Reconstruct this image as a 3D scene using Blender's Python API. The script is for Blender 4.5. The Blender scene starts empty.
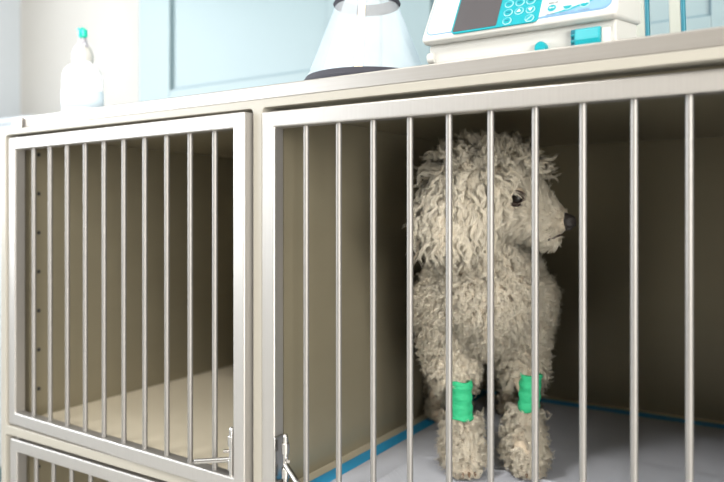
import bpy, bmesh, math, random
import numpy as np
from mathutils import Vector, Matrix, Quaternion
random.seed(7)
C = bpy.context.scene.collection
PI = math.pi
# ---------------------------------------------------------------- measuring
F = 697.0; CX = 362.0; HY = 214.0
SN, CS = 0.5388, 0.8424          # yaw of the view (32.6 degrees)
FL = -0.368                      # height of the cage floor (eye height = 0)
GROUND = -1.0
def ray(u, v):                   # direction of a pixel, unit view depth
    a = (u-CX)/F
    return Vector((a*CS-SN, a*SN+CS, (HY-v)/F))
def at_y(u, v, Y):
    r = ray(u, v); return r*(Y/r.y)
def at_z(u, v, z):
    r = ray(u, v); return r*(z/r.z)
def on_plane(u, v, p0, n):
    r = ray(u, v); return r*(p0.dot(n)/r.dot(n))
# ---------------------------------------------------------------- materials
def mat(name, col, rough=0.5, metal=0.0, **k):
    m = bpy.data.materials.new(name); m.use_nodes = True
    nt = m.node_tree; b = nt.nodes['Principled BSDF']
    b.inputs['Base Color'].default_value = (*col, 1)
    b.inputs['Roughness'].default_value = rough
    b.inputs['Metallic'].default_value = metal
    for kk, vv in k.items():
        b.inputs[kk.replace('_', ' ')].default_value = vv
    return m
def noise_mat(name, col, col2, scale=(8, 8, 8), rough=0.5, metal=0.0, bump=0.0, detail=4, nscale=1.0, **k):
    m = mat(name, col, rough, metal, **k)
    nt = m.node_tree; b = nt.nodes['Principled BSDF']
    tc = nt.nodes.new('ShaderNodeTexCoord'); mp = nt.nodes.new('ShaderNodeMapping')
    mp.inputs['Scale'].default_value = scale
    nz = nt.nodes.new('ShaderNodeTexNoise'); nz.inputs['Scale'].default_value = nscale; nz.inputs['Detail'].default_value = detail
    nt.links.new(tc.outputs['Object'], mp.inputs['Vector']); nt.links.new(mp.outputs[0], nz.inputs['Vector'])
    mx = nt.nodes.new('ShaderNodeMix'); mx.data_type = 'RGBA'
    mx.inputs[6].default_value = (*col, 1); mx.inputs[7].default_value = (*col2, 1)
    nt.links.new(nz.outputs['Fac'], mx.inputs[0]); nt.links.new(mx.outputs[2], b.inputs['Base Color'])
    if bump:
        bp = nt.nodes.new('ShaderNodeBump'); bp.inputs['Strength'].default_value = bump; bp.inputs['Distance'].default_value = 0.002
        nt.links.new(nz.outputs['Fac'], bp.inputs['Height']); nt.links.new(bp.outputs[0], b.inputs['Normal'])
    return m
M = {}
M['steel']   = noise_mat('brushed_steel', (.37,.35,.33), (.31,.295,.275), (4,60,400), .38, .85, .05)
M['steel_v'] = noise_mat('brushed_steel_upright', (.43,.415,.40), (.37,.355,.34), (300,60,4), .42, .8, .05)
M['bar']     = noise_mat('polished_bar_steel', (.265,.255,.245), (.22,.212,.205), (60,60,8), .48, .7)
M['rail']    = mat('cream_enamel', (.285,.27,.235), .35)
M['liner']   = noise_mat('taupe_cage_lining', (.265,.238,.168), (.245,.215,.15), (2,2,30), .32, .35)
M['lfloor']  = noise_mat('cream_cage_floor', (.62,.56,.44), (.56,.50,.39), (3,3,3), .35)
M['chrome']  = mat('chrome', (.5,.49,.48), .25, 1.0)
M['rubber']  = mat('black_rubber', (.02,.02,.022), .6)
M['padblue'] = mat('blue_pad_film', (.02,.34,.66), .45)
M['wall']    = noise_mat('off_white_wall_paint', (.52,.51,.49), (.50,.49,.47), (3,3,3), .8)
M['greywall']= mat('pale_grey_wall_paint', (.50,.54,.58), .8)
M['dimwall'] = mat('dark_taupe_wall_paint', (.16,.145,.12), .8)
M['floor']   = noise_mat('grey_vinyl_floor', (.50,.49,.46), (.42,.41,.39), (5,5,5), .35)
M['blue']    = noise_mat('pale_blue_lacquer', (.225,.30,.325), (.21,.287,.312), (2,2,2), .35)
M['bluedark']= mat('slate_blue_groove', (.10,.18,.22), .5)
M['white']   = mat('white_plastic', (.50,.50,.48), .3)
M['post']    = mat('off_white_enamel', (.36,.38,.345), .4)
M['teal']    = mat('teal_plastic', (.0,.26,.31), .3)
M['tealdark']= mat('dark_teal_plastic', (.0,.14,.2), .4)
M['keyring'] = mat('pale_key_outline', (.35,.55,.58), .4)
M['screen']  = mat('grey_display', (.055,.05,.055), .4)
M['bluegrey']= mat('grey_blue_print', (.16,.30,.46), .4)
M['ink']     = mat('grey_ink', (.16,.2,.24), .5)
M['trim']    = noise_mat('dark_woven_trim', (.018,.018,.028), (.04,.04,.055), (900,900,900), .7, 0, .3)
M['strap']   = mat('cream_strap', (.82,.74,.58), .5)
M['bandage'] = noise_mat('green_crepe_bandage', (.018,.38,.17), (.014,.33,.145), (60,60,260), .7, 0, .9)
M['skin']    = noise_mat('shade_toned_skin', (.56,.47,.36), (.50,.41,.31), (80,80,80), .9)  # skin darkened to paint in coat shade where hair is thin
M['eye']     = mat('dark_eye', (.010,.008,.007), .3, Specular_IOR_Level=.25)
M['eyelid']  = mat('dark_eyelid', (.03,.017,.012), .7)
M['nose']    = noise_mat('black_dog_nose', (.018,.014,.014), (.03,.024,.024), (700,700,700), .33, 0, .7)
M['lip']     = mat('dark_lip', (.045,.03,.025), .5)
M['claw']    = mat('brown_claw', (.16,.10,.06), .4)
M['lamp']    = mat('lamp_diffuser', (.9,.9,.9), .5)
b_ = M['lamp'].node_tree.nodes['Principled BSDF']; b_.inputs['Emission Color'].default_value = (1,.97,.92,1); b_.inputs['Emission Strength'].default_value = 5
M['bottle']  = mat('translucent_white_plastic', (.93,.94,.95), .3, Transmission_Weight=.25)
M['liquid']  = mat('pale_blue_label', (.62,.74,.84), .4)
M['nozzle']  = mat('grey_plastic', (.34,.34,.38), .4)
M['green']   = mat('green_cap', (.0,.50,.36), .35)
def clear_mat():
    m = bpy.data.materials.new('clear_collar_plastic'); m.use_nodes = True
    nt = m.node_tree; nt.nodes.clear()
    out = nt.nodes.new('ShaderNodeOutputMaterial')
    tr = nt.nodes.new('ShaderNodeBsdfTransparent'); tr.inputs[0].default_value = (.90,.945,.97,1)
    gl = nt.nodes.new('ShaderNodeBsdfGlossy'); gl.inputs[0].default_value = (1,1,1,1); gl.inputs['Roughness'].default_value = .12
    df = nt.nodes.new('ShaderNodeBsdfDiffuse'); df.inputs[0].default_value = (.80,.86,.92,1)
    m1 = nt.nodes.new('ShaderNodeMixShader'); m1.inputs[0].default_value = .26
    m2 = nt.nodes.new('ShaderNodeMixShader')
    nt.links.new(tr.outputs[0], m1.inputs[1]); nt.links.new(df.outputs[0], m1.inputs[2])
    m2.inputs[0].default_value = .07
    nt.links.new(m1.outputs[0], m2.inputs[1]); nt.links.new(gl.outputs[0], m2.inputs[2])
    nt.links.new(m2.outputs[0], out.inputs[0])
    return m
M['clear'] = clear_mat()
def pad_mat():
    m = noise_mat('quilted_absorbent_pad', (.47,.49,.55), (.43,.45,.51), (30,30,30), .85)
    nt = m.node_tree; b = nt.nodes['Principled BSDF']
    tc = nt.nodes.new('ShaderNodeTexCoord'); mp = nt.nodes.new('ShaderNodeMapping')
    mp.inputs['Rotation'].default_value = (0,0,PI/4); mp.inputs['Scale'].default_value = (60,60,60)
    ck = nt.nodes.new('ShaderNodeTexVoronoi'); ck.distance = 'CHEBYCHEV'; ck.inputs['Randomness'].default_value = 0; ck.inputs['Scale'].default_value = 2.2
    bp = nt.nodes.new('ShaderNodeBump'); bp.inputs['Strength'].default_value = .35; bp.inputs['Distance'].default_value = .002
    nt.links.new(tc.outputs['Object'], mp.inputs[0]); nt.links.new(mp.outputs[0], ck.inputs['Vector'])
    nt.links.new(ck.outputs['Distance'], bp.inputs['Height']); nt.links.new(bp.outputs[0], b.inputs['Normal'])
    return m
M['pad'] = pad_mat()
def fur_mat():
    m = bpy.data.materials.new('cream_poodle_fur'); m.use_nodes = True
    nt = m.node_tree; b = nt.nodes['Principled BSDF']; out = nt.nodes['Material Output']
    at = nt.nodes.new('ShaderNodeAttribute'); at.attribute_name = 'fur_tone'
    rp = nt.nodes.new('ShaderNodeValToRGB')
    rp.color_ramp.elements[0].position = 0; rp.color_ramp.elements[0].color = (.66,.50,.34,1)
    rp.color_ramp.elements[1].position = 1; rp.color_ramp.elements[1].color = (.99,.925,.79,1)
    e = rp.color_ramp.elements.new(.35); e.color = (.96,.86,.70,1)
    nt.links.new(at.outputs['Fac'], rp.inputs[0]); nt.links.new(rp.outputs[0], b.inputs['Base Color'])
    b.inputs['Roughness'].default_value = .55; b.inputs['Specular IOR Level'].default_value = .25
    # fine hair shades with the lie of the coat: blend strand normal with the body normal under it
    an = nt.nodes.new('ShaderNodeAttribute'); an.attribute_name = 'coat_normal'
    vt = nt.nodes.new('ShaderNodeVectorTransform'); vt.vector_type = 'NORMAL'; vt.convert_from = 'OBJECT'; vt.convert_to = 'WORLD'
    ge = nt.nodes.new('ShaderNodeNewGeometry'); vm = nt.nodes.new('ShaderNodeVectorMath'); vm.operation = 'MULTIPLY_ADD'
    vm.inputs[1].default_value = (.25,.25,.25); vn_ = nt.nodes.new('ShaderNodeVectorMath'); vn_.operation = 'NORMALIZE'
    nt.links.new(an.outputs['Vector'], vt.inputs[0]); nt.links.new(ge.outputs['Normal'], vm.inputs[0]); nt.links.new(vt.outputs[0], vm.inputs[2])
    nt.links.new(vm.outputs[0], vn_.inputs[0]); nt.links.new(vn_.outputs[0], b.inputs['Normal'])
    tl = nt.nodes.new('ShaderNodeBsdfTranslucent'); nt.links.new(rp.outputs[0], tl.inputs[0])
    mx = nt.nodes.new('ShaderNodeMixShader'); mx.inputs[0].default_value = .30
    nt.links.new(b.outputs[0], mx.inputs[1]); nt.links.new(tl.outputs[0], mx.inputs[2]); nt.links.new(mx.outputs[0], out.inputs[0])
    return m
M['fur'] = fur_mat()
# ---------------------------------------------------------------- mesh helpers
def box(bm, x0, x1, y0, y1, z0, z1):
    vs = [bm.verts.new((x, y, z)) for x in (x0, x1) for y in (y0, y1) for z in (z0, z1)]
    for f in ((0,1,3,2),(4,6,7,5),(0,4,5,1),(2,3,7,6),(0,2,6,4),(1,5,7,3)):
        bm.faces.new([vs[i] for i in f])
def frame_axes(d):
    d = d.normalized(); a = Vector((0,0,1)) if abs(d.z) < .9 else Vector((1,0,0))
    u = d.cross(a).normalized(); return u, d.cross(u).normalized()
def tube(bm, pts, r, n=14, caps=True):
    pts = [Vector(p) for p in pts]; rs = r if isinstance(r, (list, tuple)) else [r]*len(pts)
    rings = []; u = None
    for i, p in enumerate(pts):
        d = (pts[min(i+1, len(pts)-1)] - pts[max(i-1, 0)]).normalized()
        if u is None: u, w = frame_axes(d)
        else:
            u = (u - d*u.dot(d)).normalized(); w = d.cross(u)
        rings.append([bm.verts.new(p + (u*math.cos(2*PI*k/n) + w*math.sin(2*PI*k/n))*rs[i]) for k in range(n)])
    for a, b in zip(rings, rings[1:]):
        for k in range(n): bm.faces.new((a[k], a[(k+1) % n], b[(k+1) % n], b[k]))
    if caps:
        bm.faces.new(rings[0][::-1]); bm.faces.new(rings[-1])
def lathe(bm, prof, c=(0,0,0), n=40, closed=True):
    rings = []
    for (r, z) in prof:
        rings.append([bm.verts.new((c[0]+r*math.cos(2*PI*k/n), c[1]+r*math.sin(2*PI*k/n), c[2]+z)) for k in range(n)])
    for a, b in zip(rings, rings[1:]):
        for k in range(n): bm.faces.new((a[k], a[(k+1) % n], b[(k+1) % n], b[k]))
    if closed:
        bm.faces.new(rings[0][::-1]); bm.faces.new(rings[-1])
def ring_frame(bm, x0, x1, z0, z1, w, y0, y1):    # rectangular frame of square tube
    o = [(x0,z0),(x1,z0),(x1,z1),(x0,z1)]; i = [(x0+w,z0+w),(x1-w,z0+w),(x1-w,z1-w),(x0+w,z1-w)]
    V = [[bm.verts.new((x, y, z)) for (x, z) in s] for s in (o, i) for y in (y0, y1)]
    of, ob, nf, nb = V
    for k in range(4):
        j = (k+1) % 4
        bm.faces.new((of[k], of[j], nf[j], nf[k])); bm.faces.new((ob[j], ob[k], nb[k], nb[j]))
        bm.faces.new((of[j], of[k], ob[k], ob[j])); bm.faces.new((nf[k], nf[j], nb[j], nb[k]))
def obj(name, bm, m, parent=None, smooth=False, bevel=0, loc=None, rot=None, seg=2, rel=True, angle=None):
    """bm is in world coordinates of the parent thing unless rel=False"""
    if isinstance(bm, bmesh.types.BMesh):
        bmesh.ops.recalc_face_normals(bm, faces=bm.faces)
        me = bpy.data.meshes.new(name); bm.to_mesh(me); bm.free()
    else: me = bm
    o = bpy.data.objects.new(name, me); C.objects.link(o)
    if m is not None and not me.materials: me.materials.append(m)
    if smooth:
        me.polygons.foreach_set('use_smooth', [True]*len(me.polygons))
        if angle is None: angle = 40
        me.set_sharp_from_angle(angle=math.radians(angle))
    if parent is not None:
        o.parent = parent
    if loc is not None: o.location = loc
    if rot is not None: o.rotation_euler = rot
    if bevel:
        b = o.modifiers.new('bevel', 'BEVEL'); b.width = bevel; b.segments = seg; b.limit_method = 'ANGLE'; b.harden_normals = False
    return o
def shift(bm, v):
    bmesh.ops.translate(bm, vec=-Vector(v), verts=bm.verts); return bm
def empty(name, label, cat, loc, rz=0, group=None):
    o = bpy.data.objects.new(name, None); C.objects.link(o); o.location = loc; o.rotation_euler = (0,0,rz)
    o.empty_display_size = .05
    o['label'] = label; o['category'] = cat
    if group: o['group'] = group
    return o
def tag(o, label, cat):
    o['label'] = label; o['category'] = cat; return o
def struct(name, bm, m, bevel=0):
    o = obj(name, bm, m, bevel=bevel); o['kind'] = 'structure'; return o
def nb(): return bmesh.new()
# ---------------------------------------------------------------- room
XL, XR, YB, YF, ZC = -2.83, 2.6, 1.72, -3.2, 1.65
bm = nb(); box(bm, XL-.1, XR+.1, YF-.1, YB+.1, GROUND-.1, GROUND); struct('floor', bm, M['floor'])
bm = nb(); box(bm, XL-.1, XR+.1, YF-.1, YB+.1, ZC, ZC+.1); struct('ceiling', bm, M['wall'])
bm = nb(); box(bm, XL-.1, XR+.1, YB, YB+.1, GROUND, ZC); struct('wall_back', bm, M['wall'])
bm = nb(); box(bm, XL-.1, XR+.1, YF-.1, YF, GROUND, ZC); struct('wall_front', bm, M['dimwall'])
FY0, FY1, FZ_0, FZ_1 = -2.9, -.5, -.6, 1.3        # unseen window added in the right wall to light the dog
bm = nb()
for (a, b, c, d) in ((YF, FY0, GROUND, ZC), (FY1, YB, GROUND, ZC), (FY0, FY1, GROUND, FZ_0), (FY0, FY1, FZ_1, ZC)):
    box(bm, XR, XR+.1, a, b, c, d)
struct('wall_right', bm, M['wall'])
bm = nb(); t = .05
box(bm, XR+.02, XR+.08, FY0, FY1, FZ_0, FZ_0+t); box(bm, XR+.02, XR+.08, FY0, FY1, FZ_1-t, FZ_1)
for y in (FY0, (FY0+FY1)/2-t/2, FY1-t): box(bm, XR+.02, XR+.08, y, y+t, FZ_0+t, FZ_1-t)
struct('added_window_right', bm, M['white'], .003)
ld = bpy.data.lights.new('added_fill_right', 'AREA'); ld.shape = 'RECTANGLE'; ld.size = FZ_1-FZ_0+.3; ld.size_y = FY1-FY0+.3  # fill lamp added outside the right wall, brightens the poodle
ld.energy = 290; ld.color = (1,.965,.90)
lo = bpy.data.objects.new('added_fill_right', ld); C.objects.link(lo)
lo.location = (XR+.25, (FY0+FY1)/2, (FZ_0+FZ_1)/2); lo.rotation_euler = (0, PI/2, 0)
WY0, WY1, WZ0, WZ1 = -2.4, 1.0, -.1, 1.35       # window opening in the left wall
bm = nb()
for (a, b, c, d) in ((YF, WY0, GROUND, ZC), (WY1, YB, GROUND, ZC), (WY0, WY1, GROUND, WZ0), (WY0, WY1, WZ1, ZC)):
    box(bm, XL-.1, XL, a, b, c, d)
struct('wall_left', bm, M['greywall'])
bm = nb(); t = .05
box(bm, XL-.08, XL-.02, WY0, WY1, WZ0, WZ0+t); box(bm, XL-.08, XL-.02, WY0, WY1, WZ1-t, WZ1)
for y in (WY0, (WY0+WY1)/2-t/2, WY1-t): box(bm, XL-.08, XL-.02, y, y+t, WZ0+t, WZ1-t)
wf = struct('window_1', bm, M['white'], .003)
bm = nb(); box(bm, XL-.02, XL+.09, WY0-.04, WY1+.04, WZ0-.03, WZ0); obj('window_sill', bm, M['white'], wf, bevel=.004)
# daylight through the window
ld = bpy.data.lights.new('daylight', 'AREA'); ld.shape = 'RECTANGLE'; ld.size = WZ1-WZ0+.3; ld.size_y = WY1-WY0+.3
ld.energy = 120; ld.color = (.93,.97,1.0)
lo = bpy.data.objects.new('daylight', ld); C.objects.link(lo)
lo.location = (XL-.25, (WY0+WY1)/2, (WZ0+WZ1)/2); lo.rotation_euler = (0, -PI/2, 0)
# unseen ceiling panels added as extra fill for cage and dog
def added_ceiling_lamp(x, y, label, power):
    t = empty('added_ceiling_light', label, 'added fill light', (x, y, ZC), group=None)
    bm = nb(); ring_frame(bm, -.3, .3, -.3, .3, .025, -.03, 0)
    bmesh.ops.rotate(bm, matrix=Matrix.Rotation(-PI/2, 3, 'X'), verts=bm.verts)
    bmesh.ops.translate(bm, vec=(0,0,-.03), verts=bm.verts)
    for v in bm.verts: v.co.z = -.03 if v.co.z < -.015 else -.002
    obj('light_frame', bm, M['white'], t)
    bm = nb(); box(bm, -.274, .274, -.274, .274, -.022, -.004); obj('diffuser', bm, M['lamp'], t)
    l = bpy.data.lights.new('added_ceiling_lamp', 'AREA'); l.size = .54; l.energy = power; l.color = (1,.965,.91)
    o = bpy.data.objects.new('added_ceiling_lamp', l); C.objects.link(o); o.location = (x, y, ZC-.035)
added_ceiling_lamp(-1.0, -.9, 'unseen square ceiling panel added for fill, nearer the left window', 36)
added_ceiling_lamp(1.1, -1.2, 'unseen square ceiling panel added for fill, nearer the added right window', 16)
w = bpy.data.worlds.new('world'); bpy.context.scene.world = w; w.use_nodes = True
w.node_tree.nodes['Background'].inputs[0].default_value = (.85,.93,1,1); w.node_tree.nodes['Background'].inputs[1].default_value = .6
# pale blue panelled wardrobe behind the cage
YW = 1.56; k = YW/1.5
wd = empty('wardrobe', 'pale blue panelled wardrobe behind the cage', 'wardrobe', (-.9*k, YW, GROUND))
def wl(bm): return shift(bm, (-.9*k, YW, GROUND))
bm = nb(); box(bm, -1.812*k, .02, YW+.022, YB-.005, GROUND, ZC-.12); obj('carcass', wl(bm), M['blue'], wd, bevel=.003)
def shaker(x0, x1, z0, z1, sl, sr, zr0, zr1):
    bm = nb(); box(bm, x0, x1, YW+.012, YW+.02, z0, z1)
    for (a, b, c, d) in ((x0, x0+sl, z0, z1), (x1-sr, x1, z0, z1), (x0+sl, x1-sr, z0, zr0), (x0+sl, x1-sr, zr1, z1)):
        box(bm, a, b, YW, YW+.012, c, d)
    return bm
ZG = .385*k
for (x0, x1, sl, sr) in ((-1.81*k, -.905*k, .142*k, .165*k), (-.900*k, .015, .135*k, .172*k)):
    d = obj('door', wl(shaker(x0, x1, GROUND+.08, ZC-.14, sl, sr, ZG, 1.40)), M['blue'], wd, bevel=.002)
    # dark strip painting in the groove's shadow round the inset panel
    bm = nb(); ring_frame(bm, x0+sl, x1-sr, ZG, 1.40, .005, YW+.0095, YW+.0118); obj('groove_shade', wl(bm), M['bluedark'], d)
bm = nb(); box(bm, -1.80*k, 0.0, YW+.05, YB-.01, GROUND, GROUND+.075); obj('plinth', wl(bm), M['bluedark'], wd)
# grey-blue low unit glimpsed left of the cage
p = at_y(3, 119, 1.45)
su = empty('side_cupboard', 'pale grey-blue cupboard at the far left beyond the cage', 'cupboard', (-2.52, 1.45, GROUND))
bm = nb(); box(bm, -.28, .20, 0, .25, .06, p.z-GROUND-.02); obj('carcass', bm, M['greywall'], su, bevel=.004)
bm = nb(); box(bm, -.29, .21, -.01, .26, p.z-GROUND-.02, p.z-GROUND); obj('top', bm, M['greywall'], su, bevel=.003)
bm = nb(); box(bm, -.27, -.045, -.016, -.0005, .08, p.z-GROUND-.03); box(bm, -.038, .19, -.016, -.0005, .08, p.z-GROUND-.03)
dd = obj('door', bm, M['greywall'], su, bevel=.003)
bm = nb(); box(bm, -.26, .18, .01, .24, 0, .059); obj('plinth', bm, M['bluedark'], su)
# ---------------------------------------------------------------- the cage bank
Y0 = .700; YD = .735; YE = 1.385
X0, X1 = -1.211, -.012
cage = empty('animal_cage', 'stainless steel veterinary cage bank with cream rails and barred doors', 'cage', (-.61, 1.04, GROUND))
def cl(bm): return shift(bm, (-.61, 1.04, GROUND))
bm = nb()
cells = [(-1.197, -.619, -.374, .1395), (-.603, -.026, -.374, .1395), (-1.197, -.619, -.900, -.389), (-.603, -.026, -.900, -.389)]
def rounded_hole(x0, x1, z0, z1, r=.006, n=5):
    pts = []
    for (cx, cz, a0) in ((x1-r, z1-r, 0), (x0+r, z1-r, PI/2), (x0+r, z0+r, PI), (x1-r, z0+r, 3*PI/2)):
        for i in range(n+1):
            a = a0 + PI/2*i/n; pts.append((cx+r*math.cos(a), cz+r*math.sin(a)))
    return pts
# face frame: plate with four round-cornered openings, given depth
ZT, ZB = .1505, -.915
def face_frame():
    cu = bpy.data.curves.new('f', 'CURVE'); cu.dimensions = '2D'; cu.fill_mode = 'BOTH'
    for pts in [[(X0,ZB),(X1,ZB),(X1,ZT),(X0,ZT)]] + [rounded_hole(*c) for c in cells]:
        s = cu.splines.new('POLY'); s.points.add(len(pts)-1); s.use_cyclic_u = True
        for q, (x, z) in zip(s.points, pts): q.co = (x, z, 0, 1)
    cu.extrude = (YD-Y0)/2
    o = bpy.data.objects.new('f', cu); C.objects.link(o)
    bpy.context.view_layer.update()
    me = bpy.data.meshes.new_from_object(o.evaluated_get(bpy.context.evaluated_depsgraph_get()))
    bpy.data.objects.remove(o)
    for v in me.vertices:
        x, z, y = v.co; v.co = (x, Y0+(YD-Y0)/2-y, z)
    b2 = nb(); b2.from_mesh(me); bmesh.ops.remove_doubles(b2, verts=b2.verts, dist=1e-6); return b2
obj('face_frame', cl(face_frame()), M['rail'], cage, bevel=.0015)
for (a, b) in ((X0, -1.18), (-.627, -.595), (-.034, X1)):
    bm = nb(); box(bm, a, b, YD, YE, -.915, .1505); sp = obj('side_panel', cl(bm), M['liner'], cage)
    if a == X0:
        for i in range(13):
            bm = nb(); z = .108 - .071*i
            tube(bm, [(-1.1805,.752,z),(-1.179,.752,z)], .0035, 10)
            obj('rivet', cl(bm), M['rubber'], sp)
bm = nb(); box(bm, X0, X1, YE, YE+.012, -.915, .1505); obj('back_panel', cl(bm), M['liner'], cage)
for (z0, z1) in ((-.389, -.368), (-.915, -.884)):
    for (a, b) in ((-1.18, -.627), (-.595, -.034)):
        bm = nb(); box(bm, a, b, YD, YE, z0, z1); obj('floor_panel', cl(bm), M['lfloor'], cage)
for (a, b) in ((-1.18, -.627), (-.595, -.034)):
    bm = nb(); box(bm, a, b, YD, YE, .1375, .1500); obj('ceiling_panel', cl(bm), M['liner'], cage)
bm = nb(); box(bm, -1.186, X1, .7035, YE+.01, .1505, .1695); obj('top_panel', cl(bm), M['steel'], cage, bevel=.0018)
for x in (-1.17, -.05):
    for y in (.75, 1.34):
        bm = nb(); tube(bm, [(x,y,-.915),(x,y,-.975)], .016); box(bm, x-.035, x+.035, y-.03, y+.03, -.921, -.915)
        tube(bm, [(x,y,-.975),(x,y,-1.0)], .026); obj('foot', cl(bm), M['steel'], cage, smooth=True)
# catch pin on the worktop's left end
bm = nb(); tube(bm, [(-1.150,.7036,.152),(-1.150,.700,.152),(-1.150,.6985,.158),(-1.150,.700,.164),(-1.150,.7036,.166)], .0022, 8)
tube(bm, [(-1.150,.699,.1505),(-1.150,.699,.1655)], .004, 10)
obj('catch_pin', cl(bm), M['chrome'], cage, smooth=True)
W = .573; TW = .021
def make_door(zb, zt, hx, hy, side, ang, bar_src=[None]):
    """door local frame: hinge at x=0; leaf spans towards side*W, front face at y=0"""
    h = zt - zb
    bm = nb()
    xa, xb = (0, W) if side > 0 else (-W, 0)
    ring_frame(bm, xa, xb, 0, h, TW, 0, .020)
    d = obj('door', bm, M['steel_v'], cage, bevel=.0022, seg=3, loc=(hx+.61, hy-1.04, zb-GROUND), rot=(0,0,ang))
    for k in range(10):
        x = xa + .0645 + k*.0493 if side > 0 else xa + .0645 + k*.0493
        bm = nb(); tube(bm, [(0,0,TW-.002),(0,0,h-TW+.002)], .00375, 16)
        obj('bar', bm, M['bar'], d, smooth=True, loc=(x, .010, 0))
    for z in (.012, h-.012):
        s = -1 if side > 0 else 1
        bm = nb(); tube(bm, [(0,0,(-.014 if z < .1 else -.002)),(0,0,(.002 if z < .1 else .014))], .003, 10)
        obj('hinge_pin', bm, M['chrome'], d, smooth=True, loc=(.010*side, .010, z))
    return d, h
d1, h1 = make_door(-.371, .1345, -1.1945, .7035, 1, math.radians(-1.75))
d2, h2 = make_door(-.371, .1333, -.0292, .7135, -1, math.radians(1.6))
d3, h3 = make_door(-.895, -.396, -1.1875, .702, 1, 0)
d4, h4 = make_door(-.895, -.396, -.029, .702, -1, 0)
def latch(d, inner, s, free=False):
    """spring latch on the inner face of the free stile; s = direction pointing into the opening"""
    x = inner + s*(.012 if s > 0 else .006)
    y = .008 if s > 0 else .004
    bm = nb()
    box(bm, min(inner, inner+s*.0025), max(inner, inner+s*.0025), -.002, .016, .004+TW, .062+TW)
    for z in (.008, .040): tube(bm, [(x,y,z+TW),(x,y,z+.014+TW)], .0052, 14)
    obj('latch_bracket', bm, M['chrome'], d, smooth=True, bevel=.0005)
    bm = nb(); tube(bm, [(x,y,TW-.006),(x,y,.062+TW)], .0034, 12)
    tube(bm, [(x,y,TW+.062),(x,y,TW+.065)], [.0034,.002], 12)
    tube(bm, [(x,y,.033+TW),(x+s*.009,y-.006,.033+TW)], .0022, 10)
    obj('latch_bolt', bm, M['chrome'], d, smooth=True)
    return x, y
x, y = latch(d1, W-TW, -1)
bm = nb(); tube(bm, [(x,y,.022+TW),(x-.052,y-.018,.014+TW)], .0035, 14); obj('latch_handle', bm, M['chrome'], d1, smooth=True, bevel=.0008)
x, y = latch(d2, -W+TW, 1)
bm = nb(); tube(bm, [(x,y,.026+TW),(x+.032,y-.015,.011+TW)], .0037, 14); obj('latch_handle', bm, M['chrome'], d2, smooth=True, bevel=.0008)
for d in (d3, d4):
    s = -1 if d is d3 else 1
    x, y = latch(d, (W-TW) if d is d3 else (-W+TW), s)
    bm = nb(); tube(bm, [(x,y,.024+TW),(x+s*.03,y-.03,.02+TW)], .0036, 14); obj('latch_handle', bm, M['chrome'], d, smooth=True)
# ---------------------------------------------------------------- absorbent pads
def pad_mesh(x0, x1, y0, y1, z, th, seed, amp=.0012, nx=60, ny=60):
    rng = random.Random(seed); bm = nb()
    ph = [rng.uniform(0, 6) for _ in range(6)]
    def hgt(x, y):
        e = min(x-x0, x1-x, y-y0, y1-y)
        a = max(0, min(1, e/.02))
        f = .5+.5*math.sin(x*38+ph[0])*math.sin(y*31+ph[1]) + .3*math.sin(x*90+y*70+ph[2])
        fold = 0
        for c in (x0+(x1-x0)*.33, x0+(x1-x0)*.67): fold += math.exp(-((x-c)/.0035)**2)
        for c in (y0+(y1-y0)*.5,): fold += math.exp(-((y-c)/.0035)**2)
        return z+th + a*amp*(f+1.2) + a*(.0012 if amp < .0008 else .0022)*fold
    g = [[bm.verts.new((x0+(x1-x0)*i/nx, y0+(y1-y0)*j/ny, hgt(x0+(x1-x0)*i/nx, y0+(y1-y0)*j/ny))) for j in range(ny+1)] for i in range(nx+1)]
    for i in range(nx):
        for j in range(ny): bm.faces.new((g[i][j], g[i+1][j], g[i+1][j+1], g[i][j+1]))
    # skirt down and bottom
    edge = [g[i][0] for i in range(nx+1)] + [g[nx][j] for j in range(1, ny+1)] + [g[i][ny] for i in range(nx-1, -1, -1)] + [g[0][j] for j in range(ny-1, 0, -1)]
    low = [bm.verts.new((v.co.x, v.co.y, z)) for v in edge]
    n = len(edge)
    for i in range(n): bm.faces.new((edge[i], edge[(i+1) % n], low[(i+1) % n], low[i]))
    bm.faces.new(low)
    return bm
px0, px1, py0, py1 = -.5755, -.048, .748, 1.362
pad = empty('absorbent_pad', 'large white absorbent pad with blue border on the cage floor under the poodle', 'pad', ((px0+px1)/2, (py0+py1)/2, FL))
pc = ((px0+px1)/2, (py0+py1)/2, FL)
bm = nb(); box(bm, px0, px1, py0, py1, FL+.0003, FL+.0012); obj('blue_backing', shift(bm, pc), M['padblue'], pad)
bm = pad_mesh(px0+.026, px1-.026, py0+.026, py1-.032, FL+.0013, .0012, 3, .0006); obj('quilted_top', shift(bm, pc), M['pad'], pad, smooth=True)
PZ = FL+.0064
qx0, qx1, qy0, qy1 = -.490, -.080, .765, 1.075
pc2 = ((qx0+qx1)/2, (qy0+qy1)/2, PZ)
bm = pad_mesh(qx0, qx1, qy0, qy1, PZ, .0016, 9, .0008)
tag(obj('absorbent_liner', shift(bm, pc2), M['pad'], None, smooth=True, loc=pc2), 'smaller plain white absorbent liner lying on the large pad under the front paws', 'pad')
PAWZ = PZ+.0060
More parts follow.
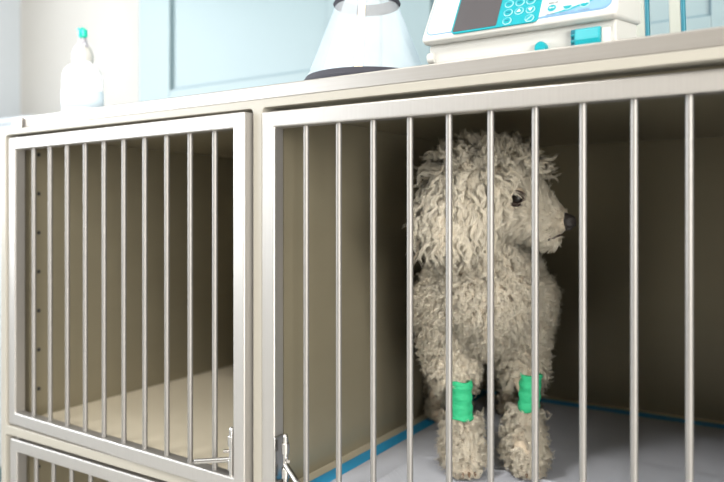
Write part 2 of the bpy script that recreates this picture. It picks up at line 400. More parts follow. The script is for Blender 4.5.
# ---------------------------------------------------------------- bottle
pb = Vector((-1.098, .785, .1695))
bt = empty('squeeze_bottle', 'white plastic squeeze bottle with green tip on the cage top', 'bottle', pb)
prof = [(.030,0),(.0345,.003),(.035,.010),(.035,.062),(.0345,.078),(.031,.089),(.024,.096),(.0165,.100),(.0155,.106),(.0155,.108)]
bm = nb(); lathe(bm, prof); obj('body', bm, M['bottle'], bt, smooth=True)
bm = nb(); lathe(bm, [(.0353,.018),(.0353,.050)], n=40, closed=False)
lb = obj('label', bm, M['liquid'], bt, smooth=True); so = lb.modifiers.new('s', 'SOLIDIFY'); so.thickness = .0004; so.offset = 1
bm = nb(); lathe(bm, [(.0175,.104),(.0185,.106),(.0185,.118),(.0165,.122)]); lathe(bm, [(.0165,.1215),(.0150,.128),(.0120,.132)]); obj('screw_cap', bm, M['white'], bt, smooth=True)
bm = nb(); tube(bm, [(0,0,.130),(0,0,.140),(.002,-.002,.147)], [.011,.008,.0065], 16); tube(bm, [(.004,0,.135),(.018,-.004,.130)], [.004,.003], 10); obj('nozzle', bm, M['nozzle'], bt, smooth=True)
bm = nb(); tube(bm, [(.0015,-.0015,.146),(.003,-.002,.150),(.005,-.003,.160),(.003,-.003,.163)], [.0055,.0085,.0075,.003], 18)
tube(bm, [(.003,-.002,.158),(-.009,-.003,.163)], [.0055,.003], 12); obj('flip_tip', bm, M['green'], bt, smooth=True)
# ---------------------------------------------------------------- recovery cone
pcn = Vector((-.500, .794, .1695))
cn = empty('recovery_cone', 'clear plastic recovery cone with dark fabric rims on the cage top', 'pet cone', pcn)
R0, R1, HT = .0855, .0385, .119
bm = nb(); n = 72
def cr(t): return R0 + (R1-R0)*t
ringz = [0.006+(HT-.006)*i/10 for i in range(11)]
lathe(bm, [(cr(z/HT), z) for z in ringz], n=n, closed=False)
sh = obj('shell', bm, M['clear'], cn, smooth=True)
bm = nb(); lathe(bm, [(R0+.0012,.000),(R0+.0022,.004),(cr(.11)+.0015,.012),(cr(.11)-.0012,.012),(R0-.0015,.004),(R0-.001,.000)], n=n, closed=False)
bm.verts.ensure_lookup_table()
for kk in range(n): bm.faces.new((bm.verts[kk], bm.verts[(kk+1) % n], bm.verts[5*n+(kk+1) % n], bm.verts[5*n+kk]))
obj('bottom_rim', bm, M['trim'], cn, smooth=True)
bm = nb(); z0_ = HT-.010; z1_ = HT+.004
lathe(bm, [(cr(z0_/HT)+.001,z0_),(cr(z0_/HT)+.003,z0_+.003),(R1+.001,z1_),(R1-.0018,z1_),(cr(z0_/HT)-.0015,z0_)], n=n, closed=False)
bm.verts.ensure_lookup_table()
for kk in range(n): bm.faces.new((bm.verts[kk], bm.verts[(kk+1) % n], bm.verts[4*n+(kk+1) % n], bm.verts[4*n+kk]))
obj('top_rim', bm, M['trim'], cn, smooth=True)
# closing strap running up the side that faces the viewer, and the overlap flap
th0 = math.atan2(-.794+.0, .500) - math.radians(4)
def strip(bm, th, w0, w1, off, z0, z1, m=8):
    rows = []
    for i in range(m+1):
        z = z0+(z1-z0)*i/m; r = cr(z/HT)+off; hw = (w0+(w1-w0)*i/m)/2/r
        rows.append([bm.verts.new((r*math.cos(th+a*hw), r*math.sin(th+a*hw), z)) for a in (-1,-.5,0,.5,1)])
    for a, b in zip(rows, rows[1:]):
        for j in range(4): bm.faces.new((a[j], a[j+1], b[j+1], b[j]))
bm = nb(); strip(bm, th0-.06, .0105, .0085, .0012, .012, HT-.009)
s_ = obj('closing_strap', bm, M['strap'], cn, smooth=True); so = s_.modifiers.new('s', 'SOLIDIFY'); so.thickness = .0008
bm = nb(); strip(bm, th0-.42, .040, .020, .0008, .012, HT-.010)
s_ = obj('overlap_flap', bm, M['clear'], cn, smooth=True)
# ---------------------------------------------------------------- infusion pump
PX0, PX1 = -.393, -.166
pp = Vector((PX0, .745, .1695))
pump = empty('infusion_pump', 'white infusion pump with teal keypad and grey display on the cage top', 'infusion pump', pp)
def pl(bm): return shift(bm, pp)
tilt = math.radians(30)
pn = Vector((0, -math.cos(tilt), math.sin(tilt)))       # outward normal of the control face
pu = Vector((0, math.sin(tilt), math.cos(tilt)))        # up along the face
pO = Vector((0, .7452, .2095))
def extrude_x(bm, prof, x0, x1):
    a = [bm.verts.new((x0, y, z)) for y, z in prof]; b = [bm.verts.new((x1, y, z)) for y, z in prof]
    n = len(prof); bm.faces.new(a); bm.faces.new(b[::-1])
    for i in range(n): bm.faces.new((a[i], b[i], b[(i+1) % n], a[(i+1) % n]))
bm = nb()
top = pO + pu*.105
extrude_x(bm, [(.7452,.2095),(top.y,top.z),(top.y+.045,top.z+.004),(.87,.292),(.875,.224),(.752,.2035)], PX0, PX1)
obj('head', pl(bm), M['white'], pump, bevel=.005, seg=4, smooth=True, angle=60)
bm = nb(); extrude_x(bm, [(.768,.1697),(.7615,.202),(.765,.208),(.87,.226),(.87,.1697)], PX0+.003, PX1-.004)
obj('base', pl(bm), M['white'], pump, bevel=.003, seg=3)
bm = nb(); tube(bm, [(PX0+.001,.765,.1905),(PX0+.010,.765,.1905)], .0065, 20); obj('side_cap', pl(bm), M['white'], pump, smooth=True, bevel=.001)
def face_pt(u, v): 
    q = on_plane(u, v, pO, pn); return (q.x, (q-pO).dot(pu))
def plate(pts, h0, h1, name, m, par=None, bev=0):
    bm = nb(); lo_, hi = [], []
    for (x, t_) in pts:
        q = pO + pu*t_ + Vector((x, 0, 0))
        lo_.append(bm.verts.new(q+pn*h0)); hi.append(bm.verts.new(q+pn*h1))
    n = len(pts); bm.faces.new(hi); bm.faces.new(lo_[::-1])
    for i in range(n): bm.faces.new((lo_[i], lo_[(i+1) % n], hi[(i+1) % n], hi[i]))
    return obj(name, pl(bm), m, par or pump, bevel=bev)
def rrect(x0, x1, t0, t1, r, n=6):
    pts = []
    for (cx, ct, a0) in ((x1-r, t1-r, 0), (x0+r, t1-r, PI/2), (x0+r, t0+r, PI), (x1-r, t0+r, 3*PI/2)):
        for i in range(n+1):
            a = a0+PI/2*i/n; pts.append((cx+r*math.cos(a), ct+r*math.sin(a)))
    return pts
fx0, _ = face_pt(424, 38); 
FX0, FX1, FT0, FT1 = PX0+.005, PX1-.006, .0045, .098
plate(rrect(FX0, FX1, FT0, FT1, .010), -.002, .0006, 'fascia_outline', M['bluegrey'])
fas = plate(rrect(FX0+.0013, FX1-.0013, FT0+.0014, FT1-.0013, .0090), -.001, .0009, 'fascia', M['white'])
# teal field, display, keys
a = face_pt(451.5, 34.5); b = face_pt(538, 18)
sx0 = face_pt(453, 33)[0]; sx1 = face_pt(496.4, 26.1)[0]; kx1 = face_pt(541, 8)[0]
st0 = face_pt(475, 29.8)[1]
plate(rrect(sx0-.0022, kx1, st0-.0025, FT1-.006, .006), 0, .0013, 'teal_field', M['teal'], fas)
plate(rrect(sx0, sx1, st0, FT1-.012, .002), 0, .0017, 'display_screen', M['screen'], pump)
def disc(c, r, n=24, ry=None): return [(c[0]+r*math.cos(2*PI*i/n), c[1]+(ry or r)*math.sin(2*PI*i/n)) for i in range(n)]
def kpt(cx, cy): return face_pt(495+cx/6.58, cy/6.58)
keys = [kpt(97,34), kpt(168,24), kpt(240,12), kpt(90,90), kpt(162,79), kpt(236,69), kpt(82,145), kpt(229,126)]
row = [(keys[0][0]+i*.0113, keys[0][1]+.0128) for i in range(3)] + [(keys[0][0]+i*.0113, keys[0][1]+.0256) for i in range(3)]
for i, c in enumerate(keys + row):
    kk = plate(disc(c, .0052), .0010, .0019, 'key', M['keyring'])
    plate(disc(c, .0044), .0018, .0023, 'key_cap', M['teal'], kk)
    if i == 4: plate([(c[0]-.0028,c[1]-.0018),(c[0]+.0028,c[1]-.0018),(c[0],c[1]+.0028)], .0022, .0026, 'key_arrow', M['white'], kk)
    elif i == 5: plate([(c[0]-.0028,c[1]+.0018),(c[0],c[1]-.0028),(c[0]+.0028,c[1]+.0018)], .0022, .0026, 'key_arrow', M['white'], kk)
    elif i == 7: plate([(c[0]-.003,c[1]-.0026),(c[0]-.0022,c[1]-.003),(c[0]+.003,c[1]+.0026),(c[0]+.0022,c[1]+.003)], .0022, .0026, 'key_symbol', M['keyring'], kk)
    else: plate([(c[0]-.0022,c[1]-.001),(c[0]+.0022,c[1]-.001),(c[0]+.0022,c[1]+.001),(c[0]-.0022,c[1]+.001)], .0022, .0026, 'key_symbol', M['tealdark'], kk)
def text_on(s, c, size, m, name):
    cu = bpy.data.curves.new('t', 'FONT'); cu.body = s; cu.size = size; cu.align_x = 'CENTER'; cu.extrude = .0002; cu.resolution_u = 2
    o = bpy.data.objects.new('t', cu); C.objects.link(o); bpy.context.view_layer.update()
    me = bpy.data.meshes.new_from_object(o.evaluated_get(bpy.context.evaluated_depsgraph_get())); bpy.data.objects.remove(o)
    for v in me.vertices:
        x, y, z = v.co; q = pO + Vector((c[0]+x, 0, 0)) + pu*(c[1]+y) + pn*(.0012+z); v.co = q-pp
    me.name = name
    me.materials.clear()
    return obj(name, me, m, pump)
rb = [kpt(377,60), kpt(482,45), kpt(594,28)]
for c, s in zip(rb, ('ENTER', 'RUN/STOP', 'POWER')):
    kk = plate(disc(c, .0052), .0008, .0016, 'round_button', M['keyring'])
    if s == 'ENTER':
        plate(disc(c, .0045), .0014, .0021, 'button_face', M['teal'], kk)
        plate([(c[0]-.003,c[1]),(c[0]-.001,c[1]+.0014),(c[0]-.001,c[1]+.0005),(c[0]+.003,c[1]+.0008),(c[0]+.003,c[1]-.0006),(c[0]-.001,c[1]-.0005),(c[0]-.001,c[1]-.0014)], .002, .0025, 'button_arrow', M['white'], kk)
    else:
        plate(disc(c, .0045), .0014, .0019, 'button_face', M['white'], kk)
        plate([(c[0]+.0045*math.cos(-PI*i/12), c[1]+.0045*math.sin(-PI*i/12)) for i in range(13)], .0018, .0022, 'button_half', M['teal'], kk)
    text_on(s, (c[0], c[1]-.0098), .0034, M['ink'], 'button_lettering')
c = kpt(393, 0); text_on('BOLUS', (rb[0][0]+.0005, rb[0][1]+.0072), .0034, M['ink'], 'button_lettering')
# printed swoosh in the lower right corner of the fascia
sw = [kpt(330,178), kpt(480,146), kpt(600,100), kpt(700,45)]
sx = [q[0] for q in sw]; lowt = FT0+.0012
xr = FX1-.0012
up = [(sx[0]-.012, lowt+.0002), (sx[0]+.004, lowt+.0028), (sx[1], lowt+.0072), (sx[2], lowt+.0135), (sx[3], lowt+.0215), (xr, lowt+.034)]
dn = [(xr, lowt+.006), (xr-.003, lowt+.002), (xr-.007, lowt)]
plate(up+dn, .0008, .0012, 'printed_swoosh', M['bluegrey'])
mid = [(x, t_) for x, t_ in up[1:]]
plate(mid + [(x, t_-.0028*(1 if 0 < i < len(mid)-1 else .3)) for i, (x, t_) in reversed(list(enumerate(mid)))], .0011, .0014, 'printed_swoosh_edge', M['teal'])
# knob, lever and slot below the face
def at_base(u, v, y=.7595): return at_y(u, v, y)
q = at_base(541, 47)
bm = nb(); tube(bm, [(q.x,.768,q.z-.001),(q.x,.757,q.z-.001),(q.x,.7555,q.z-.001)], [.0068,.0068,.0058], 24); obj('teal_knob', pl(bm), M['teal'], pump, smooth=True)
qa, qb = at_y(574, 40, .748), at_y(600, 36, .748); zt_ = at_y(587, 26.5, .748).z
bm = nb(); extrude_x(bm, [(.752,.1698),(.7475,.185),(.749,zt_-.001),(.753,zt_),(.775,zt_-.001),(.775,.1698)], qa.x, qb.x); obj('clamp_lever', pl(bm), M['teal'], pump, bevel=.0018, seg=3)
bm = nb(); extrude_x(bm, [(.752,.1700),(.7535,zt_-.002),(.785,.1700)], qb.x, qb.x+.0095); obj('lever_cheek', pl(bm), M['white'], pump, bevel=.0005)
bm = nb(); box(bm, qa.x-.0062, qa.x-.0003, .757, .765, .1705, zt_+.001); obj('slot_gasket', pl(bm), M['tealdark'], pump, bevel=.0008)
bm = nb()
for i in range(4): tube(bm, [(qa.x-.0055,.7565,.1735+.0062*i),(qa.x-.001,.7565,.1735+.0062*i)], .0018, 8)
obj('slot_rollers', pl(bm), M['teal'], pump, smooth=True)
# upright off-white frame with teal edging behind the pump
u1, u2 = at_y(677, 30, 1.0), at_y(643, 30, 1.0)
ps = empty('equipment_stand', 'off-white upright frame with teal edging behind the infusion pump', 'stand', (u1.x, 1.0, .1695))
def upright(xc, w, lean):
    m_ = []; bm = nb(); N = 14
    return bm
for (ua, ub) in ((634, 648.5), (671, 684.5)):
    a = at_y(ua, 28, 1.0).x - u1.x; b = at_y(ub, 28, 1.0).x - u1.x
    bm = nb(); prof = []
    N = 12
    ra, rb_ = [], []
    for i in range(N+1):
        z = .004+.30*i/N; off = -.006*math.sin(PI*i/N*.5)
        ra.append((a+off, z)); rb_.append((b+off, z))
    fr = [bm.verts.new((x, 0, z)) for x, z in ra] + [bm.verts.new((x, 0, z)) for x, z in reversed(rb_)]
    bk = [bm.verts.new((v.co.x, .03, v.co.z)) for v in fr]
    bm.faces.new(fr); bm.faces.new(bk[::-1])
    for i in range(len(fr)): bm.faces.new((fr[i], fr[(i+1) % len(fr)], bk[(i+1) % len(fr)], bk[i]))
    up_ = obj('upright', bm, M['post'], ps, bevel=.002)
    bm = nb(); tube(bm, [(x+.001, .001, z) for x, z in rb_], .0032, 10); obj('teal_edging', bm, M['tealdark'], up_, smooth=True)
xa = at_y(634, 28, 1.0).x-u1.x-.01; xb = at_y(684.5, 28, 1.0).x-u1.x+.004
bm = nb(); box(bm, xa, xb, -.002, .032, .302, .325); obj('top_bar', bm, M['post'], ps, bevel=.004)
bm = nb(); box(bm, xa-.01, xb+.02, -.03, .06, 0, .006); obj('base_plate', bm, M['post'], ps, bevel=.002)
# ---------------------------------------------------------------- the poodle
A0, D0 = .1836, 1.0
DW = Vector((A0*CS - D0*SN, A0*SN + D0*CS, FL))
def dp(u, v, d):               # pixel + distance -> dog frame (a right, b away, c up)
    return Vector(((u-CX)/F*d - A0, d - D0, (HY-v)/F*d - FL))
PAW = PAWZ - FL
def chain(bm, pts, rs, step=.35, sq=(1,1,1)):
    pts = [Vector(p) for p in pts]
    for i in range(len(pts)-1):
        a, b = pts[i], pts[i+1]; ra, rb = rs[i], rs[i+1]
        n = max(1, int((b-a).length/(step*min(ra, rb))))
        for k in range(n+1):
            t = k/n; p = a.lerp(b, t); r = ra+(rb-ra)*t
            mtx = Matrix.Translation(p) @ Matrix.Diagonal((r*sq[0], r*sq[1], r*sq[2], 1))
            bmesh.ops.create_icosphere(bm, subdivisions=2, radius=1, matrix=mtx)
def ell(bm, c, r, rot=None):
    mtx = Matrix.Translation(Vector(c)) @ (rot.to_4x4() if rot else Matrix()) @ Matrix.Diagonal((*r, 1))
    bmesh.ops.create_icosphere(bm, subdivisions=3, radius=1, matrix=mtx)
SK = Vector((-.002, -.050, .405))
EYE = dp(516, 198, .906); NOSE = dp(569, 222, .900)
fwd = (NOSE-SK).normalized()
WL, WR = dp(462, 402, .955), dp(530.5, 395, .955)      # bandaged wrists
PL_, PR_ = dp(463, 470, .962), dp(525, 469, .962)
PL_.z = PR_.z = PAW+.025
bm = nb()
# trunk: rump, loin, rib cage, fore chest
chain(bm, [(.018,.255,.252), (.012,.19,.250), (.004,.10,.247), (-.006,.02,.250), (-.008,-.006,.262)], [.070,.068,.076,.083,.076])
chain(bm, [(-.008,.0,.285), (-.018,-.018,.325), (-.014,-.034,.370)], [.068,.056,.048])
# shoulders and front legs
for s, Wp, Pp, el in ((-1, WL, PL_, Vector((-.056,.020,.170))), (1, WR, PR_, Vector((.044,.020,.172)))):
    chain(bm, [(s*.045-.006, .005, .245), el, el.lerp(Wp, .55)+Vector((0,.004,0)), Wp+Vector((0,.004,0)), (Pp.x, Pp.y+.012, Pp.z+.030), Pp], [.048,.035,.023,.0115,.0195,.024])
    for k in range(4):                                 # toes
        tx = (k-1.5)*.0085
        chain(bm, [(Pp.x+tx*.6, Pp.y+.002, Pp.z-.004), (Pp.x+tx, Pp.y-.016-(.004 if k in (1,2) else 0), PAW+.0075)], [.009,.0072])
# hind legs, hocks pointing back
HL, HR = dp(438, 424, 1.225), dp(512, 424, 1.225)
for s, Hp in ((-1, HL), (1, HR)):
    hip = Vector((.018+s*.034, .250, .235)); knee = Vector((.020+s*.052, .205, .150)); hock = Vector((Hp.x, .285, .085)); foot = Vector((Hp.x, .250, FL+.0062+.016-FL-.002))
    foot.z = .020
    chain(bm, [hip, knee, hock, foot, foot+Vector((0,-.03,-.004))], [.050,.033,.013,.014,.014])
# tail
chain(bm, [(.018,.30,.29),(.018,.325,.33),(.018,.325,.355)], [.014,.012,.022])
# skull, brow, muzzle, jaw
ell(bm, SK, (.045,.042,.043)); ell(bm, SK+Vector((-.030,.010,.000)), (.043,.040,.046))
ell(bm, SK+Vector((.022,-.008,.012)), (.029,.032,.030))
mz0 = SK+Vector((.030,-.018,-.016))
chain(bm, [mz0, mz0.lerp(NOSE, .5)+Vector((0,.002,-.002)), NOSE-fwd*.014+Vector((0,0,-.005))], [.029,.0200,.0135])
chain(bm, [SK+Vector((.012,-.014,-.034)), SK+Vector((.044,-.034,-.044)), dp(551, 238, .905)], [.030,.0200,.0120])
ell(bm, SK+Vector((.022,-.012,-.036)), (.026,.026,.026)); 
# ears: near one hangs at the side of the head, the other behind
re = Matrix.Rotation(math.radians(8), 3, 'Y')
ell(bm, dp(455, 206, .925), (.031,.022,.050), re); ell(bm, SK+Vector((-.040,-.020,.008)), (.028,.028,.030))
ell(bm, SK+Vector((.012,.052,-.034)), (.024,.014,.046))
me = bpy.data.meshes.new('b'); bm.to_mesh(me); bm.free()
tmp = bpy.data.objects.new('b', me); C.objects.link(tmp)
r_ = tmp.modifiers.new('r', 'REMESH'); r_.mode = 'VOXEL'; r_.voxel_size = .0032
s_ = tmp.modifiers.new('s', 'SMOOTH'); s_.factor = .5; s_.iterations = 8
bpy.context.view_layer.update()
bme = bpy.data.meshes.new_from_object(tmp.evaluated_get(bpy.context.evaluated_depsgraph_get()))
bpy.data.objects.remove(tmp); bme.name = 'poodle'; bme.materials.clear()
dog = obj('poodle', bme, M['skin'], None, smooth=True, loc=DW, rot=(0,0,math.radians(32.6)), angle=180)
tag(dog, 'curly cream poodle standing in the cage looking right with bandaged front legs', 'dog')
# eye, lids, nose, mouth
en = (EYE-(SK+Vector((.006,0,-.004)))).normalized()
from mathutils.bvhtree import BVHTree
bmt = nb(); bmt.from_mesh(bme); bvh = BVHTree.FromBMesh(bmt); bmt.free()
def surf(u, v, off=0.0):
    o_ = Vector((-A0, -D0, -FL)); d_ = Vector(((u-CX)/F, 1, (HY-v)/F)).normalized()
    h = bvh.ray_cast(o_, d_); 
    return (h[0]+h[1]*off, h[1]) if h[0] is not None else (None, None)
ep, enm = surf(516.5, 198.5)
ec = ep - enm*.0044
bm = nb(); bmesh.ops.create_uvsphere(bm, u_segments=32, v_segments=20, radius=.0095, matrix=Matrix.Translation(ec))
obj('eye', bm, M['eye'], dog, smooth=True, angle=180)['label'] = 'round dark glossy eye'
def ring(bm, c, nrm, rx, ry, r, upv, n=36, sharp=0):
    ax = upv.cross(nrm).normalized(); ay = nrm.cross(ax).normalized(); P = []
    for i in range(n+1):
        a = 2*PI*i/n; P.append(c + ax*rx*math.cos(a) + ay*ry*math.sin(a))
    tube(bm, P, r, 8, caps=False)
bm = nb(); ring(bm, ec+enm*.0056, enm, .0106, .0080, .0032, Vector((0,0,1)))
obj('eyelid', bm, M['eyelid'], dog, smooth=True, angle=180)
bm = nb()
up_ = Vector((0,0,1)); sd = fwd.cross(up_).normalized(); uu = sd.cross(fwd).normalized()
rm = Matrix((sd, fwd, uu)).transposed()
ell(bm, NOSE-fwd*.001+uu*.001, (.0108,.0100,.0092), rm); ell(bm, NOSE-fwd*.006+uu*.003, (.0088,.009,.0066), rm); ell(bm, NOSE+fwd*.002-uu*.005, (.0045,.006,.006), rm)
for s in (-1, 1): ell(bm, NOSE+fwd*.002+sd*s*.0062-uu*.001, (.0048,.0062,.0052), rm)
me = bpy.data.meshes.new('n'); bm.to_mesh(me); bm.free(); tmp = bpy.data.objects.new('n', me); C.objects.link(tmp)
r_ = tmp.modifiers.new('r', 'REMESH'); r_.mode = 'VOXEL'; r_.voxel_size = .0007
s_ = tmp.modifiers.new('s', 'SMOOTH'); s_.factor = .5; s_.iterations = 4
bpy.context.view_layer.update()
nme = bpy.data.meshes.new_from_object(tmp.evaluated_get(bpy.context.evaluated_depsgraph_get())); bpy.data.objects.remove(tmp); nme.materials.clear(); nme.name = 'nose'
nose = obj('nose', nme, M['nose'], dog, smooth=True, angle=180); nose['label'] = 'black leathery nose'
for s in (-1, 1):
    bm = nb(); ell(bm, NOSE+fwd*.0075+sd*s*.0058-uu*.0012, (.0018,.0016,.0013), rm); obj('nostril', bm, M['rubber'], nose, smooth=True)
mp_ = []
for (u, v) in ((564,231),(561,233.5),(558,235.5),(554,237.5),(550,239),(545,240.5)):
    q, nn = surf(u, v, .0032)
    if q is not None: mp_.append(q)
if len(mp_) > 2:
    bm = nb(); tube(bm, mp_, [.0014]+[.0015]*(len(mp_)-2)+[.0007], 8); obj('mouth', bm, M['lip'], dog, smooth=True)
# claws
for Pp in (PL_, PR_):
    for k in range(4):
        tx = (k-1.5)*.0085; y_ = Pp.y-.022-(.004 if k in (1,2) else 0)
        bm = nb(); tube(bm, [(Pp.x+tx, y_+.002, PAW+.007), (Pp.x+tx, y_-.002, PAW+.0055), (Pp.x+tx, y_-.0045, PAW+.0025)], [.0028,.0022,.0007], 8); obj('claw', bm, M['claw'], dog, smooth=True)
# bandages
def bandage(Wp, z0, z1, r0, r1, lean, flare, seed):
    rng = random.Random(seed); bm = nb(); n = 40; prof = []
    rings = []; N = 22
    for i in range(N+1):
        t = i/N; z = z0+(z1-z0)*t; r = r0+(r1-r0)*t + .0007*math.sin(t*22+seed) 
        if t < .22: r += flare*(1-t/.22)
        rings.append([bm.verts.new((Wp.x+lean*(t-.5)+r*math.cos(a)*(1+.05*math.sin(2*a+seed)+.025*math.sin(5*a+t*9)), Wp.y+.004+r*math.sin(a), z+.0012*math.sin(3*a+seed))) for a in [2*PI*k/n for k in range(n)]])
    inner = [[bm.verts.new((Wp.x+lean*((0 if e == 0 else 1)-.5)+.009*math.cos(a), Wp.y+.004+.009*math.sin(a), z)) for a in [2*PI*k/n for k in range(n)]] for e, z in ((0, z0+.001), (1, z1-.001))]
    rr = [inner[0]]+rings+[inner[1]]
    for a, b in zip(rr, rr[1:]):
        for k in range(n): bm.faces.new((a[k], a[(k+1) % n], b[(k+1) % n], b[k]))
    for k in range(n): bm.faces.new((inner[1][k], inner[1][(k+1) % n], inner[0][(k+1) % n], inner[0][k]))
    return bm
zL = (dp(462,421,.945).z, dp(462,383,.945).z); zR = (dp(530,413,.945).z, dp(530,376,.945).z)
o = obj('bandage', bandage(WL, zL[0], zL[1], .0140, .0140, .000, .002, 2), M['bandage'], dog, smooth=True, angle=180); o['label'] = 'bright green bandage round the left foreleg in view'
o = obj('bandage', bandage(WR, zR[0], zR[1], .0150, .0155, .004, .000, 5), M['bandage'], dog, smooth=True, angle=180); o['label'] = 'bright green bandage round the right foreleg in view'
# ------------------------------ coat
rng = np.random.default_rng(11)
nv = len(bme.vertices); co = np.empty(nv*3); bme.vertices.foreach_get('co', co); co = co.reshape(-1, 3)
bme.calc_loop_triangles(); nt_ = len(bme.loop_triangles); tri = np.empty(nt_*3, dtype=np.int32); bme.loop_triangles.foreach_get('vertices', tri); tri = tri.reshape(-1, 3)
vn = np.empty(nv*3); bme.vertex_normals.foreach_get('vector', vn); vn = vn.reshape(-1, 3)
P0, P1, P2 = co[tri[:,0]], co[tri[:,1]], co[tri[:,2]]
area = .5*np.linalg.norm(np.cross(P1-P0, P2-P0), axis=1)
cen = (P0+P1+P2)/3
def nrmz(x): return x/np.maximum(np.linalg.norm(x, axis=-1, keepdims=True), 1e-9)
def sst(x, a, b):
    t = np.clip((x-a)/(b-a), 0, 1); return t*t*(3-2*t)
SKn, NOn, EYn = np.array(SK), np.array(NOSE), np.array(ep); fw = np.array(fwd)
def classify(p):
    """0 trunk/legs, 1 head top and ears, 2 face/muzzle"""
    reg = np.zeros(len(p), int)
    head = (p[:,2] > .322) & (p[:,1] < .09)
    s = (p-SKn) @ fw
    reg[head] = 1
    face = head & (s > .020) & (p[:,2] < SKn[2]+.022-.25*(s-.02))
    reg[face] = 2
    neck = (p[:,2] < .345) & (s < .02) & (p[:,0] > -.05)
    reg[neck & head & (p[:,2] < .335)] = 0
    return reg
def sample(w, n):
    idx = rng.choice(nt_, n, p=w/w.sum()); r1, r2 = rng.random(n), rng.random(n); f = r1+r2 > 1; r1[f], r2[f] = 1-r1[f], 1-r2[f]
    c0 = (1-r1-r2)[:,None]; c1 = r1[:,None]; c2 = r2[:,None]; t = tri[idx]
    return co[t[:,0]]*c0+co[t[:,1]]*c1+co[t[:,2]]*c2, nrmz(vn[t[:,0]]*c0+vn[t[:,1]]*c1+vn[t[:,2]]*c2)
def build_fur(name, roots, nrm, length, grav, comb, amp, freq, lock_r, ns, npts, rad, tone, clump=.75, frizz=.0006, par=None):
    """locks -> wavy strands; every strand a thin three-sided tapering hair"""
    L = len(roots); t = np.linspace(0, 1, npts)
    g = np.array([0,0,-1.0])
    d = nrmz(nrm*1.0 + comb); pos = np.zeros((L, npts, 3)); pos[:,0] = roots; dirs = np.zeros((L, npts, 3)); dirs[:,0] = d
    ds = length/(npts-1)
    for i in range(1, npts):
        pos[:,i] = pos[:,i-1] + d*ds[:,None]
        d = nrmz(d + g*(grav/(npts-1))[:,None]); dirs[:,i] = d
    e1 = nrmz(np.cross(dirs, rng.normal(size=(L,1,3)))); e2 = np.cross(dirs, e1)
    ph = rng.random(L)*2*PI; sgn = np.where(rng.random(L) < .5, -1, 1)
    S = L*ns; li = np.repeat(np.arange(L), ns)
    # strand offsets
    t1 = nrmz(np.cross(nrm, rng.normal(size=(L,3)))); t2 = np.cross(nrm, t1)
    a_ = rng.random(S)*2*PI; rr = np.sqrt(rng.random(S))*lock_r[li]
    off = (t1[li]*np.cos(a_)[:,None] + t2[li]*np.sin(a_)[:,None])*rr[:,None]
    lenj = (0.75+.35*rng.random(S))
    arc = length[:,None]*t[None,:]
    env = sst(t, 0, .45)[None,:]
    phs = ph[:,None] + freq[:,None]*arc*2*PI*sgn[:,None]
    wave = (e1*np.cos(phs)[...,None] + e2*(np.sin(phs)*.75)[...,None])*(amp[:,None]*env)[...,None]
    base = pos + wave
    sp = base[li] + off[:,None,:]*(1-clump*sst(t, 0, .9))[None,:,None]
    fz = rng.normal(size=(S, npts, 3))*frizz; fz = np.cumsum(fz, axis=1)*.5; fz[:,0] = 0; sp += fz
    # shorten individual hairs by pulling along the path
    tt = t[None,:]*lenj[:,None]*(npts-1); i0 = np.clip(tt.astype(int), 0, npts-2); fr = (tt-i0)[...,None]
    ar = np.arange(S)[:,None]; sp = sp[ar, i0]*(1-fr) + sp[ar, i0+1]*fr
    tan = np.zeros_like(sp); tan[:,1:-1] = sp[:,2:]-sp[:,:-2]; tan[:,0] = sp[:,1]-sp[:,0]; tan[:,-1] = sp[:,-1]-sp[:,-2]; tan = nrmz(tan)
    rv = nrmz(rng.normal(size=(S,1,3))); u = nrmz(np.cross(tan, rv)); v = np.cross(tan, u)
    rads = rad*(1-.75*t**2)[None,:]*(0.8+.4*rng.random(S))[:,None]
    ringv = np.empty((S, npts, 3, 3))
    for k in range(3):
        an = 2*PI*k/3; ringv[:,:,k] = sp + (u*math.cos(an)+v*math.sin(an))*rads[...,None]
    # keep paw hair out of the floor
    V = ringv.reshape(-1, 3); V[:,2] = np.maximum(V[:,2], PAW+.0002)
    nV = len(V); base_i = (np.arange(S)[:,None]*npts + np.arange(npts-1)[None,:])*3
    q = []
    for k in range(3):
        k2 = (k+1) % 3; q.append(np.stack([base_i+k, base_i+k2, base_i+3+k2, base_i+3+k], axis=-1))
    Q = np.stack(q, axis=2).reshape(-1, 4).astype(np.int32)
    me = bpy.data.meshes.new(name); me.vertices.add(nV); me.vertices.foreach_set('co', V.ravel().astype(np.float32))
    nQ = len(Q); me.loops.add(nQ*4); me.loops.foreach_set('vertex_index', Q.ravel()); me.polygons.add(nQ)
    me.polygons.foreach_set('loop_start', (np.arange(nQ)*4).astype(np.int32)); me.update(calc_edges=True)
    me.polygons.foreach_set('use_smooth', np.ones(nQ, bool))
    at = me.attributes.new('fur_tone', 'FLOAT', 'POINT')
    tn = np.clip(tone[li] + rng.normal(size=S)*.10, 0, 1)
    at.data.foreach_set('value', np.repeat(tn, npts*3).astype(np.float32))
    cn_ = me.attributes.new('coat_normal', 'FLOAT_VECTOR', 'POINT')
    nb_ = nrmz(nrm[li] + nrmz(off)*.35)
    cn_.data.foreach_set('vector', np.repeat(nb_, npts*3, axis=0).ravel().astype(np.float32))
    me.materials.append(M['fur'])
    return obj(name, me, None, par)
reg = classify(cen)
zc = cen[:,2]; front = np.where(cen[:,1] < .10, 1.0, .45)
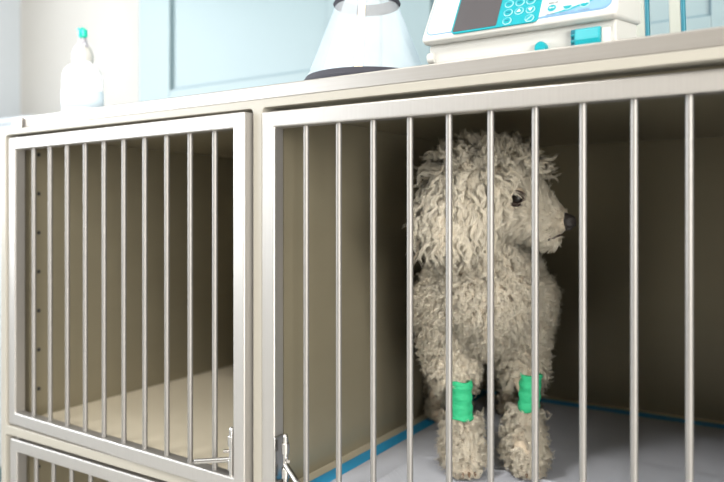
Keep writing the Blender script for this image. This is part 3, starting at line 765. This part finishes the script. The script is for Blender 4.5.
# bandaged stretch of the forelegs stays free of hair
def in_band(p, pad=0.0):
    m_ = np.zeros(len(p), bool)
    for Wp, z in ((WL, zL), (WR, zR)):
        m_ |= (np.hypot(p[:,0]-Wp.x, p[:,1]-Wp.y-.004) < .024) & (p[:,2] > z[0]+.002-pad) & (p[:,2] < z[1]-.001+pad)
    return m_
banned = in_band(cen)
wbody = area*front*(reg == 0)*(~banned); whead = area*(reg == 1)
whead = whead*(np.linalg.norm(cen-EYn, axis=1) > .017)
wface = area*(reg == 2)*(np.linalg.norm(cen-EYn, axis=1) > .0150)*(np.linalg.norm(cen-NOn, axis=1) > .0105)
# --- body and legs: short tight wool
n = 9000; p, nn = sample(wbody, n)
paw = 1-sst(p[:,2], .075, .09)
length = .016 + .004*rng.random(n); length = np.where(paw > .5, .017, length)
toe = (p[:,2] < PAW+.016); length = np.where(toe, .009, length)
rear = (p[:,1] > .15) & (p[:,2] < .13); length = np.where(rear, .012, length)
trous = (p[:,2] > .12) & (p[:,2] < .17) & (p[:,1] < .08); length = np.where(trous, .018, length)
comb = np.zeros((n, 3)); comb[:,2] = -.30-.25*trous; comb += rng.normal(size=(n,3))*.38
build_fur('body_coat', p, nn, length, np.full(n, .55), comb, .0024+.0012*rng.random(n), 100+50*rng.random(n), .0042+.001*rng.random(n), 18, 9, .00024,
          np.clip(.80+.20*rng.normal(size=n) - .20*(rear|(p[:,1] > .12)), 0, 1), clump=.72, par=dog)
# --- head and ears: long wavy locks
n = 1350; p, nn = sample(whead, n)
s = (p-SKn)@fw; topw = sst(p[:,2], SKn[2]+.004, SKn[2]+.034); earw = 1-topw
length = .026*topw + .056*earw + .010*rng.random(n); length = np.where(s > .012, length*.80, length)
length = np.where(p[:,2] < .36, length*.72, length)
comb = rng.normal(size=(n,3))*.24; comb[:,2] += -.85*earw+.10*topw; comb[:,0] += .12*earw + .12*topw*np.sign(s)
grav = np.where(topw > .5, .55, 2.1)
build_fur('head_coat', p, nn, length, grav, comb, .0030+.0018*rng.random(n), 36+22*rng.random(n), .0068+.0018*rng.random(n), 42, 15, .00022,
          np.clip(.90+.16*rng.normal(size=n), 0, 1), clump=.80, frizz=.0004, par=dog)
# --- muzzle and cheeks: shorter, combed back
n = 3600; p, nn = sample(wface, n)
s = (p-SKn)@fw; dn_ = np.linalg.norm(p-NOn, axis=1); de = np.linalg.norm(p-EYn, axis=1)
length = .0045 + .0125*sst(dn_, .014, .065) + .003*rng.random(n); length = np.where(de < .022, length*.55, length)
low = sst(SKn[2]-.02-p[:,2], 0, .03); length = length*(1+.05*low)
comb = -fw[None,:]*(1.1) + rng.normal(size=(n,3))*.20; comb[:,2] += -.35*low
eo = nrmz(p-EYn)*np.clip(1-de/.022, 0, 1)[:,None]*1.3; comb = comb+eo
tn = np.clip(.92+.12*rng.normal(size=n), 0, 1); tn = np.where(dn_ < .020, tn-.35, tn)
build_fur('face_coat', p, nn, length, .4+.4*low, comb, .0009+.0007*rng.random(n), 50+30*rng.random(n), .0024+.0008*rng.random(n), 18, 8, .00017,
          tn, clump=.45, frizz=.0003, par=dog)
# ---------------------------------------------------------------- camera and look
cam = bpy.data.cameras.new('camera'); co_ = bpy.data.objects.new('camera', cam); C.objects.link(co_)
bpy.context.scene.camera = co_
co_.location = (0,0,0); co_.rotation_euler = (PI/2, 0, math.radians(32.6))
cam.sensor_fit = 'HORIZONTAL'; cam.sensor_width = 36; cam.lens = F/724*36
cam.shift_y = -(241-HY)/724
cam.clip_start = .02
cam.dof.use_dof = True; cam.dof.focus_distance = .86; cam.dof.aperture_fstop = 3.6
vs = bpy.context.scene.view_settings
bpy.context.scene.display_settings.display_device = 'sRGB'
vs.view_transform = 'Standard'; vs.look = 'None'; vs.gamma = 1; vs.use_curve_mapping = False; vs.exposure = .52
